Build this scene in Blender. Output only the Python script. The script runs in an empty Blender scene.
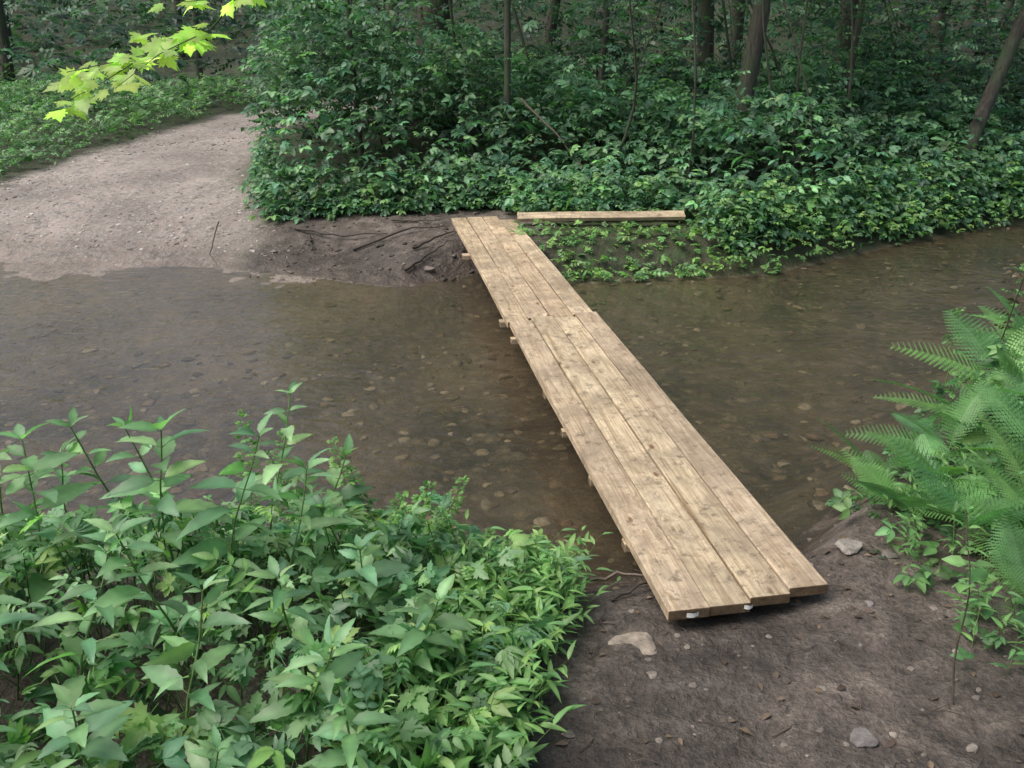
import bpy, math, random
import numpy as np
from mathutils import Vector
rng=np.random.default_rng(7); random.seed(7)
sc=bpy.context.scene

# ------------------------------------------------------------ helpers
def fnoise(x,y,seed=0,scale=1.0,octv=4):
    r=np.random.default_rng(seed); out=0*x; amp=1.0; f=scale; tot=0
    for o in range(octv):
        for k in range(4):
            a=r.uniform(0,2*math.pi); p=r.uniform(0,6.28)
            a2=r.uniform(0,2*math.pi)
            out=out+amp*0.25*np.sin((x*math.cos(a)+y*math.sin(a))*f*r.uniform(.7,1.4)+p+1.3*np.sin((x*math.cos(a2)+y*math.sin(a2))*f*0.8+p*2))
        tot+=amp; amp*=.5; f*=2.1
    return out/tot*1.6
def sstep(a,b,x):
    t=np.clip((x-a)/(b-a),0,1); return t*t*(3-2*t)
def norm(v): return v/np.maximum(np.linalg.norm(v,axis=-1,keepdims=True),1e-9)
def frames(a,n):
    y=norm(a); z=norm(n-(n*y).sum(-1,keepdims=True)*y); x=np.cross(y,z)
    return np.stack([x,y,z],axis=-1)

class MB:
    def __init__(s): s.v=[];s.t=[];s.c=[];s.m=[];s.n=0
    def add(s,v,t,c,m=0):
        v=np.asarray(v,float); t=np.asarray(t,int)
        c=np.asarray(c,float)
        if c.ndim==1: c=np.tile(c,(len(v),1))
        s.v.append(v); s.t.append(t+s.n); s.c.append(c); s.m.append(np.full(len(t),m)); s.n+=len(v)
    def inst(s,tpl,pos,R,sc_,col,m=0):
        V,T,sh=tpl; N=len(pos)
        if N==0: return
        sc_=np.asarray(sc_)
        if sc_.ndim==1: sc_=np.repeat(sc_[:,None],3,1)
        P=np.einsum('nij,nvj->nvi',R,V[None]*sc_[:,None,:])+pos[:,None,:]
        TT=T[None]+(np.arange(N)*len(V))[:,None,None]
        C=col[:,None,:]*sh[None,:,None]
        s.add(P.reshape(-1,3),TT.reshape(-1,3),C.reshape(-1,3),m)
    def tube(s,pts,rad,col,m=0,sides=7):
        pts=np.asarray(pts,float); n=len(pts); rad=np.asarray(rad,float)*np.ones(n)
        tan=norm(np.gradient(pts,axis=0)); ref=np.array([0.31,0.2,0.93]) if abs(tan[0][2])<.8 else np.array([1.,.1,0])
        u=norm(np.cross(tan,ref)); w=np.cross(tan,u)
        a=np.arange(sides)*2*math.pi/sides
        ring=(pts[:,None,:]+rad[:,None,None]*(np.cos(a)[None,:,None]*u[:,None,:]+np.sin(a)[None,:,None]*w[:,None,:])).reshape(-1,3)
        T=[]
        for i in range(n-1):
            for k in range(sides):
                k2=(k+1)%sides; A=i*sides+k;B=i*sides+k2;C=A+sides;D=B+sides
                T+= [(A,B,D),(A,D,C)]
        s.add(ring,T,col,m)
    def build(s,name,mats,smooth=True,parent=None):
        V=np.concatenate(s.v).astype(np.float32);T=np.concatenate(s.t).astype(np.int32);C=np.concatenate(s.c);M=np.concatenate(s.m).astype(np.int32)
        me=bpy.data.meshes.new(name); me.vertices.add(len(V)); me.vertices.foreach_set('co',V.ravel())
        me.loops.add(len(T)*3); me.loops.foreach_set('vertex_index',T.ravel())
        me.polygons.add(len(T)); me.polygons.foreach_set('loop_start',np.arange(0,len(T)*3,3,dtype=np.int32))
        me.polygons.foreach_set('material_index',M)
        me.polygons.foreach_set('use_smooth',np.full(len(T),smooth))
        ca=me.color_attributes.new('Col','FLOAT_COLOR','POINT')
        ca.data.foreach_set('color',np.concatenate([C,np.ones((len(C),1))],1).astype(np.float32).ravel())
        for m in mats: me.materials.append(m)
        me.update(); me.validate()
        ob=bpy.data.objects.new(name,me); sc.collection.objects.link(ob)
        if parent: ob.parent=parent
        return ob

# ------------------------------------------------------------ materials
def newmat(name):
    m=bpy.data.materials.new(name); m.use_nodes=True; nt=m.node_tree; nt.nodes.clear()
    out=nt.nodes.new('ShaderNodeOutputMaterial'); return m,nt,out
def N(nt,t,**k):
    n=nt.nodes.new(t)
    for a,b in k.items(): setattr(n,a,b)
    return n
def ramp(nt,stops,fac):
    r=nt.nodes.new('ShaderNodeValToRGB'); e=r.color_ramp.elements
    while len(e)<len(stops): e.new(.5)
    for i,(p,c) in enumerate(stops):
        e[i].position=p; e[i].color=(c[0],c[1],c[2],1) if hasattr(c,'__len__') else (c,c,c,1)
    nt.links.new(fac,r.inputs[0]); return r.outputs[0]
def mix(nt,a,b,f,mode='MIX'):
    m=nt.nodes.new('ShaderNodeMix'); m.data_type='RGBA'; m.blend_type=mode
    for s,val in ((m.inputs[0],f),(m.inputs[6],a),(m.inputs[7],b)):
        if hasattr(val,'is_linked'): nt.links.new(val,s)
        elif hasattr(val,'__len__'): s.default_value=(val[0],val[1],val[2],1)
        else: s.default_value=val
    return m.outputs[2]
def noise(nt,co,scale,detail=4,rough=.55,dist=0):
    n=N(nt,'ShaderNodeTexNoise'); n.inputs['Scale'].default_value=scale; n.inputs['Detail'].default_value=detail
    n.inputs['Roughness'].default_value=rough; n.inputs['Distortion'].default_value=dist
    nt.links.new(co,n.inputs['Vector']); return n.outputs['Fac']
def bump(nt,h,strength,dist,nrm=None):
    b=N(nt,'ShaderNodeBump'); b.inputs['Strength'].default_value=strength; b.inputs['Distance'].default_value=dist
    nt.links.new(h,b.inputs['Height'])
    if nrm: nt.links.new(nrm,b.inputs['Normal'])
    return b.outputs[0]
def mixf(nt,s,k):
    mm=nt.nodes.new('ShaderNodeMath'); mm.operation='MULTIPLY'; nt.links.new(s,mm.inputs[0]); mm.inputs[1].default_value=k; return mm.outputs[0]

def leafmat(name,trans=.35,rough=.45,spec=.4,tt=(1.0,1.35,.55)):
    m,nt,out=newmat(name); L=nt.links
    a=N(nt,'ShaderNodeAttribute',attribute_name='Col'); co=N(nt,'ShaderNodeTexCoord').outputs['Object']
    v=ramp(nt,[(.3,.75),(.7,1.2)],noise(nt,co,14,2))
    c=mix(nt,a.outputs['Color'],v,1.0,'MULTIPLY')
    p=N(nt,'ShaderNodeBsdfPrincipled'); L.new(c,p.inputs['Base Color']); p.inputs['Roughness'].default_value=rough
    p.inputs['Specular IOR Level'].default_value=spec
    t=N(nt,'ShaderNodeBsdfTranslucent'); c2=mix(nt,c,tt,1.0,'MULTIPLY'); L.new(c2,t.inputs[0])
    ms=N(nt,'ShaderNodeMixShader'); ms.inputs[0].default_value=trans
    L.new(p.outputs[0],ms.inputs[1]); L.new(t.outputs[0],ms.inputs[2]); L.new(ms.outputs[0],out.inputs[0]); return m
LEAF=leafmat('leaf',.38,.42,.45,(1.1,1.55,.75)); LEAFF=leafmat('leaf_forest',.34,.45,.5,(1.1,1.5,.8)); LEAFB=leafmat('leaf_backlit',.65,.45,.3,(1.3,1.6,.7))

def attrmat(name,rough=.85,bs=.6,sc_=25,spec=.3):
    m,nt,out=newmat(name); L=nt.links
    a=N(nt,'ShaderNodeAttribute',attribute_name='Col'); co=N(nt,'ShaderNodeTexCoord').outputs['Object']
    n1=noise(nt,co,sc_,6,.65)
    c=mix(nt,a.outputs['Color'],ramp(nt,[(.3,.55),(.7,1.35)],n1),1.0,'MULTIPLY')
    p=N(nt,'ShaderNodeBsdfPrincipled'); L.new(c,p.inputs['Base Color']); p.inputs['Roughness'].default_value=rough
    p.inputs['Specular IOR Level'].default_value=spec
    L.new(bump(nt,n1,bs,.02),p.inputs['Normal']); L.new(p.outputs[0],out.inputs[0]); return m
STONE=attrmat('stone',.7,.5,30); STEM=attrmat('stem',.6,.2,20)

def barkmat():
    m,nt,out=newmat('bark'); L=nt.links
    co=N(nt,'ShaderNodeTexCoord').outputs['Object']; mp=N(nt,'ShaderNodeMapping'); mp.inputs['Scale'].default_value=(1,1,.18); L.new(co,mp.inputs[0])
    n1=noise(nt,mp.outputs[0],28,6,.7,.4); n2=noise(nt,co,2.5,3)
    c=ramp(nt,[(.3,(.04,.036,.03)),(.55,(.10,.09,.075)),(.8,(.20,.185,.16))],n1)
    c=mix(nt,c,(.08,.12,.06),ramp(nt,[(.42,0),(.65,.75)],n2))
    p=N(nt,'ShaderNodeBsdfPrincipled'); L.new(c,p.inputs['Base Color']); p.inputs['Roughness'].default_value=.9
    L.new(bump(nt,n1,.9,.03),p.inputs['Normal']); L.new(p.outputs[0],out.inputs[0]); return m
BARK=barkmat()

def woodmat():
    m,nt,out=newmat('pine_board'); L=nt.links
    tc=N(nt,'ShaderNodeTexCoord'); co=tc.outputs['Object']; oi=N(nt,'ShaderNodeObjectInfo')
    cmb=N(nt,'ShaderNodeCombineXYZ')
    mu=N(nt,'ShaderNodeMath',operation='MULTIPLY'); mu.inputs[1].default_value=37.0; L.new(oi.outputs['Random'],mu.inputs[0])
    for i in range(3): L.new(mu.outputs[0],cmb.inputs[i])
    ad=N(nt,'ShaderNodeVectorMath',operation='ADD'); L.new(co,ad.inputs[0]); L.new(cmb.outputs[0],ad.inputs[1])
    P=ad.outputs[0]
    kv=N(nt,'ShaderNodeMapping'); kv.inputs['Scale'].default_value=(8.0,3.2,1.0); L.new(P,kv.inputs[0])
    vo=N(nt,'ShaderNodeTexVoronoi'); vo.inputs['Scale'].default_value=1.0; L.new(kv.outputs[0],vo.inputs['Vector'])
    kd=vo.outputs['Distance']
    knot=ramp(nt,[(.0,1.0),(.05,1.0),(.11,0.0)],kd)
    halo=ramp(nt,[(.0,1.0),(.42,0.0)],kd)
    g=N(nt,'ShaderNodeMapping'); g.inputs['Scale'].default_value=(1,.035,1); L.new(P,g.inputs[0])
    sx=N(nt,'ShaderNodeVectorMath',operation='SCALE'); sx.inputs['Scale'].default_value=.03
    L.new(halo,sx.inputs[0]); ad2=N(nt,'ShaderNodeVectorMath',operation='ADD'); L.new(g.outputs[0],ad2.inputs[0]); L.new(sx.outputs[0],ad2.inputs[1])
    n1=noise(nt,ad2.outputs[0],55,4,.6,.6); n2=noise(nt,ad2.outputs[0],200,3,.6)
    gr=ramp(nt,[(.30,(.36,.26,.165)),(.44,(.58,.47,.34)),(.62,(.73,.62,.48)),(.8,(.48,.365,.25))],n1)
    gr=mix(nt,gr,ramp(nt,[(.3,.68),(.7,1.12)],n2),1.0,'MULTIPLY')
    tint=ramp(nt,[(0,(.82,.78,.74)),(.35,(1.06,1.0,.93)),(.7,(.92,.92,.82)),(1,(1.08,.98,.89))],oi.outputs['Random'])
    gr=mix(nt,gr,tint,1.0,'MULTIPLY')
    gr=mix(nt,gr,(.19,.11,.055),knot)
    lm=noise(nt,P,1.3,4,.6); gr=mix(nt,gr,ramp(nt,[(.35,.70),(.65,1.1)],lm),1.0,'MULTIPLY')
    md=noise(nt,P,3.2,8,.78,.6); mf=ramp(nt,[(.44,0.0),(.58,.55),(.74,.88)],md)
    gr=mix(nt,gr,(.23,.18,.13),mf)
    md2=noise(nt,P,20,6,.78); gr=mix(nt,gr,(.10,.078,.056),ramp(nt,[(.53,0.0),(.65,.7)],md2))
    sn=N(nt,'ShaderNodeSeparateXYZ'); L.new(tc.outputs['Normal'],sn.inputs[0]); ab=N(nt,'ShaderNodeMath',operation='ABSOLUTE'); L.new(sn.outputs[1],ab.inputs[0])
    gr=mix(nt,gr,(.38,.33,.28),ramp(nt,[(.6,0.0),(.9,1.0)],ab.outputs[0]),'MULTIPLY')
    p=N(nt,'ShaderNodeBsdfPrincipled'); L.new(gr,p.inputs['Base Color']); p.inputs['Roughness'].default_value=.6
    p.inputs['Specular IOR Level'].default_value=.3
    L.new(bump(nt,n1,.4,.004),p.inputs['Normal']); L.new(p.outputs[0],out.inputs[0]); return m
WOOD=woodmat()

def groundmat():
    m,nt,out=newmat('ground'); L=nt.links
    a=N(nt,'ShaderNodeAttribute',attribute_name='Col'); co=N(nt,'ShaderNodeTexCoord').outputs['Object']
    sep=N(nt,'ShaderNodeSeparateColor'); L.new(a.outputs['Color'],sep.inputs[0])
    n_big=noise(nt,co,1.1,4); n_mid=noise(nt,co,7,6,.65); n_f=noise(nt,co,60,5,.7)
    sand=ramp(nt,[(.3,(.27,.22,.195)),(.5,(.37,.32,.285)),(.7,(.46,.41,.37))],n_mid)
    sand=mix(nt,sand,ramp(nt,[(.35,.66),(.65,1.15)],n_big),1.0,'MULTIPLY')
    vg=N(nt,'ShaderNodeTexVoronoi'); vg.inputs['Scale'].default_value=28; L.new(co,vg.inputs['Vector'])
    sepv=N(nt,'ShaderNodeSeparateColor'); L.new(vg.outputs['Color'],sepv.inputs[0])
    gcol_r=ramp(nt,[(0,(.15,.13,.118)),(.4,(.28,.245,.22)),(.7,(.38,.35,.325)),(1,(.52,.49,.47))],sepv.outputs[0])
    gcol_r=mix(nt,gcol_r,ramp(nt,[(0,1.0),(.5,.6)],vg.outputs['Distance']),1.0,'MULTIPLY')
    grf=ramp(nt,[(.46,0.0),(.6,.8)],n_mid)
    sand=mix(nt,sand,gcol_r,grf)
    mud=ramp(nt,[(.28,(.038,.030,.025)),(.5,(.082,.066,.056)),(.72,(.165,.138,.118))],n_mid)
    mud=mix(nt,mud,ramp(nt,[(.3,.5),(.7,1.5)],n_f),1.0,'MULTIPLY')
    mud=mix(nt,mud,ramp(nt,[(.35,.6),(.65,1.35)],n_big),1.0,'MULTIPLY')
    vb=N(nt,'ShaderNodeTexVoronoi'); vb.inputs['Scale'].default_value=12; L.new(co,vb.inputs['Vector'])
    sb=N(nt,'ShaderNodeSeparateColor'); L.new(vb.outputs['Color'],sb.inputs[0])
    bed=ramp(nt,[(0,(.08,.067,.045)),(.35,(.16,.135,.092)),(.7,(.26,.222,.158)),(.95,(.42,.37,.28))],sb.outputs[1])
    bed=mix(nt,bed,ramp(nt,[(0,1.15),(.45,.42)],vb.outputs['Distance']),1.0,'MULTIPLY')
    silt=ramp(nt,[(.35,(.21,.175,.125)),(.65,(.34,.29,.22))],n_mid)
    bed=mix(nt,bed,silt,ramp(nt,[(.38,0.0),(.66,.85)],n_big))
    floor=ramp(nt,[(.3,(.03,.027,.017)),(.5,(.05,.055,.025)),(.7,(.05,.10,.03))],n_mid)
    c=mix(nt,floor,bed,sep.outputs[2]); c=mix(nt,c,mud,sep.outputs[1]); c=mix(nt,c,sand,sep.outputs[0])
    g=N(nt,'ShaderNodeNewGeometry'); sz=N(nt,'ShaderNodeSeparateXYZ'); L.new(g.outputs['Position'],sz.inputs[0])
    nz=N(nt,'ShaderNodeMath',operation='MULTIPLY_ADD'); L.new(n_big,nz.inputs[0]); nz.inputs[1].default_value=-.16; L.new(sz.outputs[2],nz.inputs[2])
    wet=ramp(nt,[(.0,1.0),(.07,.0)],nz.outputs[0])
    c=mix(nt,c,(.82,.77,.72),mixf(nt,wet,.9),'MULTIPLY')
    p=N(nt,'ShaderNodeBsdfPrincipled'); L.new(c,p.inputs['Base Color'])
    rr=ramp(nt,[(0,.72),(1,.35)],wet); L.new(rr,p.inputs['Roughness']); p.inputs['Specular IOR Level'].default_value=.5
    b1=bump(nt,n_f,.6,.014); b2=bump(nt,n_mid,.9,.08,b1); L.new(b2,p.inputs['Normal'])
    L.new(p.outputs[0],out.inputs[0]); return m
GROUND=groundmat()

def watermat():
    m,nt,out=newmat('stream_water'); L=nt.links
    co=N(nt,'ShaderNodeTexCoord').outputs['Object']
    mp=N(nt,'ShaderNodeMapping'); mp.inputs['Scale'].default_value=(1,1.7,1); L.new(co,mp.inputs[0])
    n1=noise(nt,mp.outputs[0],2.0,3,.5,.3); n2=noise(nt,mp.outputs[0],9,3,.5,.5)
    b=bump(nt,n2,.6,.022,bump(nt,n1,.4,.06))
    fr=N(nt,'ShaderNodeFresnel'); fr.inputs[0].default_value=1.55; L.new(b,fr.inputs['Normal'])
    tr=N(nt,'ShaderNodeBsdfTransparent'); tr.inputs[0].default_value=(.87,.84,.74,1)
    df=N(nt,'ShaderNodeBsdfDiffuse'); df.inputs[0].default_value=(.20,.175,.135,1)
    m0=N(nt,'ShaderNodeMixShader'); m0.inputs[0].default_value=.13; L.new(tr.outputs[0],m0.inputs[1]); L.new(df.outputs[0],m0.inputs[2])
    gl=N(nt,'ShaderNodeBsdfGlossy'); gl.inputs['Roughness'].default_value=.03; gl.inputs[0].default_value=(1,1,1,1); L.new(b,gl.inputs['Normal'])
    ms=N(nt,'ShaderNodeMixShader'); L.new(fr.outputs[0],ms.inputs[0]); L.new(m0.outputs[0],ms.inputs[1]); L.new(gl.outputs[0],ms.inputs[2])
    L.new(ms.outputs[0],out.inputs[0]); return m
WATER=watermat()

def plain(name,col,rough=.6):
    m,nt,out=newmat(name); co=N(nt,'ShaderNodeTexCoord').outputs['Object']
    c=mix(nt,col,ramp(nt,[(.3,.8),(.7,1.1)],noise(nt,co,40,4)),1.0,'MULTIPLY')
    p=N(nt,'ShaderNodeBsdfPrincipled'); nt.links.new(c,p.inputs['Base Color']); p.inputs['Roughness'].default_value=rough
    nt.links.new(p.outputs[0],out.inputs[0]); return m
TAG=plain('paper_tag',(.7,.7,.68))

# ------------------------------------------------------------ terrain
NX=[-60,-12,-4,-2.5,.2,1.1,1.6,2.6,3.8,6,12,60]; NY=[-6,2.0,3.2,3.3,3.12,3.35,3.9,5.0,6.2,8,11,24]
FX=[-60,-12,-4.9,-2.93,-1.9,-.97,-.35,.16,1.2,2.36,3.2,4,5.8,12,60]; FY=[6,8.6,8.55,8.35,8.0,7.6,8.1,7.75,7.9,8.1,8.7,9.3,10.3,14,28]
def nearY(x): return np.interp(x,NX,NY)+.07*fnoise(x,x*0,3,2.5,3)
def farY(x): return np.interp(x,FX,FY)+.05*fnoise(x,x*0+4,5,2.5,2)
def road_mask(x,y):
    xl=np.interp(y,[7,9.2,10.9,13.5,17.6,20,23],[-30,-14,-6.2,-6.0,-5.3,-4.0,-1])
    xr=np.interp(y,[7,8.9,11,14.4,17.6,20,23],[-1.3,-2.5,-3.1,-3.8,-3.6,-1.5,3])
    n=.25*fnoise(x,y,11,1.6,3)
    return sstep(-.25,.25,x-xl+n)*sstep(-.25,.25,xr-x+n)*(1-sstep(21,24,y))
def height(x,y):
    x=np.asarray(x,float); y=np.asarray(y,float)
    dN=nearY(x)-y; dF=y-farY(x)
    inside=np.minimum(-dN,-dF)
    leftw=1-sstep(-1.6,-.4,x)
    bed=-(.24*sstep(0,.9,-dN))*(sstep(0,.7,-dF)*(1-leftw)+leftw*sstep(0,3.2,-dF))
    nb=.25*sstep(0,.5,dN)+.03*np.clip(dN,0,1)+.02*np.clip(dN,0,20)
    nb=nb-.035*np.exp(-(((x-.8)/.4)**2+((y-2.72)/.28)**2))
    fbR=.27*sstep(0,.5,dF)+.035*np.clip(dF,0,8)
    fbL=.045*sstep(0,.3,dF)+.19*sstep(.1,1.7,dF)+.038*np.clip(dF,0,8)
    fb=fbR*(1-leftw)+fbL*leftw
    hill=.16*np.clip(y-19,0,70)+.05*np.clip(np.abs(x)-14,0,40)*sstep(8,14,y)
    z=np.where(dN>0,nb,np.where(dF>0,fb+hill,bed))
    rough=np.where(inside>0,.02,.03)
    z=z+rough*fnoise(x,y,21,2.2,4)*np.clip(np.abs(inside)*3,0,1)*np.where((dF>0)&(leftw>.5),np.clip(dF*.7,0,1),1)
    z=z+.014*fnoise(x,y,33,12,3)*np.clip(np.abs(inside)*4,0.2,1)*np.where((dF>-.3)&(leftw>.5),.3,1)
    return z
def grade(a,b,step,lo,hi,n):
    core=np.arange(a,b,step); t=np.linspace(0,1,n+1)[1:]**2.2
    return np.concatenate([(a-(a-lo)*t)[::-1],core,b+(hi-b)*t])
gx=grade(-6,6.5,.04,-90,90,45); gy=grade(.6,12.5,.04,-30,130,55)
X,Y=np.meshgrid(gx,gy); Z=height(X,Y)
nx,ny=len(gx),len(gy)
V=np.stack([X.ravel(),Y.ravel(),Z.ravel()],1)
ii=(np.arange(ny-1)[:,None]*nx+np.arange(nx-1)[None]).ravel()
T=np.concatenate([np.stack([ii,ii+1,ii+nx+1],1),np.stack([ii,ii+nx+1,ii+nx],1)])
xr_,yr_=X.ravel(),Y.ravel()
dN=nearY(xr_)-yr_; dF=yr_-farY(xr_); ins=np.minimum(-dN,-dF)
leftw=1-sstep(-1.6,-.4,xr_)
sandm=road_mask(xr_,yr_)*sstep(-.5,.0,dF)
mudF=sstep(-2.9,-2.3,xr_+.3*fnoise(xr_,yr_,41,2,3))*(1-sstep(.2,.5,xr_))*sstep(-.2,.1,dF)*(1-sstep(9.8,10.3,yr_))
mudN=sstep(-.35,.05,dN)
mud=np.clip(mudF+mudN,0,1)
sandm=np.clip(sandm+leftw*sstep(-.1,.1,dF)*(1-sstep(.25,.6,dF)),0,1)*(1-mudF*.93)
bedm=sstep(-.12,.05,ins)
shal=(1-sstep(-2.2,.2,xr_))*sstep(-3.4,-1.0,dF+.35*fnoise(xr_,yr_,45,1.3,3))*(dF<0)
sandm=np.clip(sandm+.9*shal,0,1)*(dN<0)
mb=MB(); mb.add(V,T,np.stack([sandm,mud,bedm],1)); mb.build('ground',[GROUND])
mbw=MB()
wx2=np.concatenate([np.arange(-60,-12,4),np.arange(-12,12.01,.25),np.arange(16,61,4)])
v=[];t=[]
for i,x in enumerate(wx2):
    v+=[(x,float(np.interp(x,NX,NY))-.35,0),(x,float(np.interp(x,FX,FY))+.35,0)]
    if i: a=2*i; t+=[(a-2,a,a+1),(a-2,a+1,a-1)]
mbw.add(v,t,(1,1,1)); mbw.build('water',[WATER])

# ------------------------------------------------------------ stones
def ico():
    import bmesh
    bm=bmesh.new(); bmesh.ops.create_icosphere(bm,subdivisions=2,radius=1); V=np.array([v.co[:] for v in bm.verts]); T=np.array([[v.index for v in f.verts] for f in bm.faces]); bm.free(); return V,T
IV,IT=ico()
def stone_tpl(seed):
    r=np.random.default_rng(seed); V=IV.copy()
    for k in range(9):
        d=norm(r.normal(size=3)); h=r.uniform(.45,.85); s=V@d; V=V-np.clip(s-h,0,9)[:,None]*d
    return (V*(1+.06*np.sin(V[:,[1,2,0]]*4+seed)),IT,np.ones(len(V)))
ST=[stone_tpl(i) for i in range(5)]
def stones(name,xy,sizes,cols,sink=.3,flat=.5,smooth=True):
    mb=MB(); n=len(xy); z=height(xy[:,0],xy[:,1])
    for k in range(5):
        idx=np.arange(k,n,5)
        if len(idx)==0: continue
        a=rng.uniform(0,6.28,len(idx)); tl=rng.normal(0,.15,(len(idx),2))
        up=norm(np.stack([tl[:,0],tl[:,1],np.ones(len(idx))],1)); ax=np.stack([np.cos(a),np.sin(a),0*a],1)
        R=frames(ax,up); s=sizes[idx]
        S=np.stack([s*rng.uniform(.6,1,len(idx)),s,s*flat*rng.uniform(.6,1.2,len(idx))],1)
        P=np.stack([xy[idx,0],xy[idx,1],z[idx]+s*flat*(.5-sink)],1)
        mb.inst(ST[k],P,R,S,cols[idx])
    return mb.build(name,[STONE],smooth)
def palette(n,cs,var=.25):
    cs=np.array(cs); c=cs[rng.integers(0,len(cs),n)]; return c*rng.uniform(1-var,1+var,(n,1))
xy=np.stack([rng.uniform(-5,7,5200),rng.uniform(3,10.5,5200)],1)
k=(nearY(xy[:,0])<xy[:,1]-.0)&(farY(xy[:,0])>xy[:,1]+.05)
dd=farY(xy[:,0])-xy[:,1]; k&=~((xy[:,0]<-.6)&(dd<1.6+.8*fnoise(xy[:,0],xy[:,1],9,1.5,2))&(rng.random(len(xy))<.96)); k&=fnoise(xy[:,0],xy[:,1],19,1.2,3)+.4*rng.normal(size=len(xy))>-.2; xy=xy[k]; n=len(xy)
stones('streambed_stones',xy,rng.lognormal(math.log(.034),.4,n).clip(.012,.075),palette(n,[(.18,.145,.10),(.26,.215,.155),(.13,.105,.07),(.36,.31,.24),(.20,.145,.095)]),.6,.4)
xy=np.stack([rng.uniform(-8,-.6,9000),8.2+8*rng.random(9000)**1.3],1)
k=(road_mask(xy[:,0],xy[:,1])>.3)&(xy[:,1]>farY(xy[:,0])+.35)&(fnoise(xy[:,0],xy[:,1],77,.9,3)+.12*(xy[:,1]-9)+.25*rng.normal(size=len(xy))>.1); xy=xy[k]; n=len(xy)
stones('gravel',xy,rng.lognormal(math.log(.014),.45,n).clip(.006,.045),palette(n,[(.38,.34,.31),(.28,.24,.21),(.50,.47,.44),(.19,.16,.145)]),.45,.4)
xy=np.stack([rng.uniform(-.2,3.2,1100),rng.uniform(1.4,3.6,1100)],1)
k=(xy[:,1]<nearY(xy[:,0])+.1)&(fnoise(xy[:,0],xy[:,1],78,2,3)+.3*rng.normal(size=1100)>-.1); xy=xy[k]; n=len(xy)
stones('pebbles',xy,rng.lognormal(math.log(.008),.5,n).clip(.003,.026),palette(n,[(.14,.12,.105),(.09,.075,.065),(.22,.19,.165)]),.5,.5,False)
xy=np.stack([rng.uniform(-2.4,0,500),rng.uniform(7.9,9.5,500)],1)
stones('pebbles',xy,rng.lognormal(math.log(.014),.5,500).clip(.006,.05),palette(500,[(.10,.08,.07),(.16,.13,.11),(.06,.05,.04)]),.35)
def rock(x,y,s,col,flat=.4,sink=.2,name='rock'):
    return stones(name,np.array([[x,y]]),np.array([s]),np.array([col]),sink,flat,False)
rock(.40,2.44,.10,(.29,.245,.20),.20,.6); rock(1.28,2.97,.065,(.30,.27,.24),.7,.2); rock(.98,1.98,.045,(.17,.155,.15),.5,.3)
rock(1.22,2.62,.025,(.2,.18,.17),.5,.4); rock(.33,2.55,.055,(.17,.14,.12),.3,.6); rock(.93,2.2,.02,(.2,.18,.16),.5,.5); rock(1.42,2.95,.04,(.18,.16,.14),.5,.4)
rock(-.75,8.0,.07,(.2,.17,.15),.5); rock(-1.25,8.5,.06,(.09,.08,.07),.5)

# ------------------------------------------------------------ bridge
def board(name,w,l,t,mat,parent=None,loc=(0,0,0),rz=0,rx=0,bev=.004):
    import bmesh
    bm=bmesh.new(); bmesh.ops.create_cube(bm,size=1)
    for v_ in bm.verts: v_.co=Vector((v_.co.x*w,v_.co.y*l,v_.co.z*t))
    bmesh.ops.subdivide_edges(bm,edges=[e for e in bm.edges if abs((e.verts[0].co-e.verts[1].co).y)>l*.5],cuts=10)
    r=random.random()*6
    for v_ in bm.verts:
        v_.co.z+=.003*math.sin(v_.co.y*1.7+r)+.0015*math.sin(v_.co.y*5+r*2); v_.co.x+=.002*math.sin(v_.co.y*1.3+r)
    me=bpy.data.meshes.new(name); bm.to_mesh(me); bm.free(); me.materials.append(mat)
    ob=bpy.data.objects.new(name,me); sc.collection.objects.link(ob)
    md=ob.modifiers.new('b','BEVEL'); md.width=bev; md.segments=2; md.angle_limit=math.radians(40)
    ob.location=loc; ob.rotation_euler=(rx,0,rz)
    if parent: ob.parent=parent
    return ob
bridge=bpy.data.objects.new('plank_footbridge',None); sc.collection.objects.link(bridge)
phi=math.atan2(1.097,6.49)
bridge.location=(.512,2.498,.352); bridge.rotation_euler=(0,0,phi)
W=.1450; pitch=.1515; TH=.040
starts=[0,.012,.035,.06]; joins=[3.17,3.24,3.20,3.27]; ends=[6.60,6.60,6.58,6.45]
for i in range(4):
    x=.0+W/2+i*pitch
    l=joins[i]-starts[i]-.004
    board('deck_plank',W,l,TH,WOOD,bridge,(x,starts[i]+l/2,-TH/2+random.uniform(-.004,.003)),random.uniform(-.0008,.0008))
    l=ends[i]-joins[i]-.002
    board('deck_plank_far',W,l,TH,WOOD,bridge,(x-.012+(i*.001),joins[i]+l/2,-TH/2-.005+random.uniform(-.004,.003)),random.uniform(-.001,.001))
for s,o,wd in [(.50,-.004,.05),(1.05,.0,.04),(1.55,-.012,.04),(2.05,-.002,.05),(2.95,-.03,.05),(3.3,-.045,.07),(4.3,.02,.04),(5.2,-.07,.09),(6.1,.02,.09)]:
    board('cross_cleat',wd,.60-o+.0,.036,WOOD,bridge,((.60+o)/2,s,-TH-.0235),math.pi/2+random.uniform(-.05,.05))
for x in (.20,.45):
    board('support_beam',.04,6.0,.085,WOOD,bridge,(x,3.45,-TH-.043-.0435),0)
for x in (.34,.50):
    board('pier_post',.07,.07,.40,BARK,bridge,(x,3.24,-.36),0)
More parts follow.
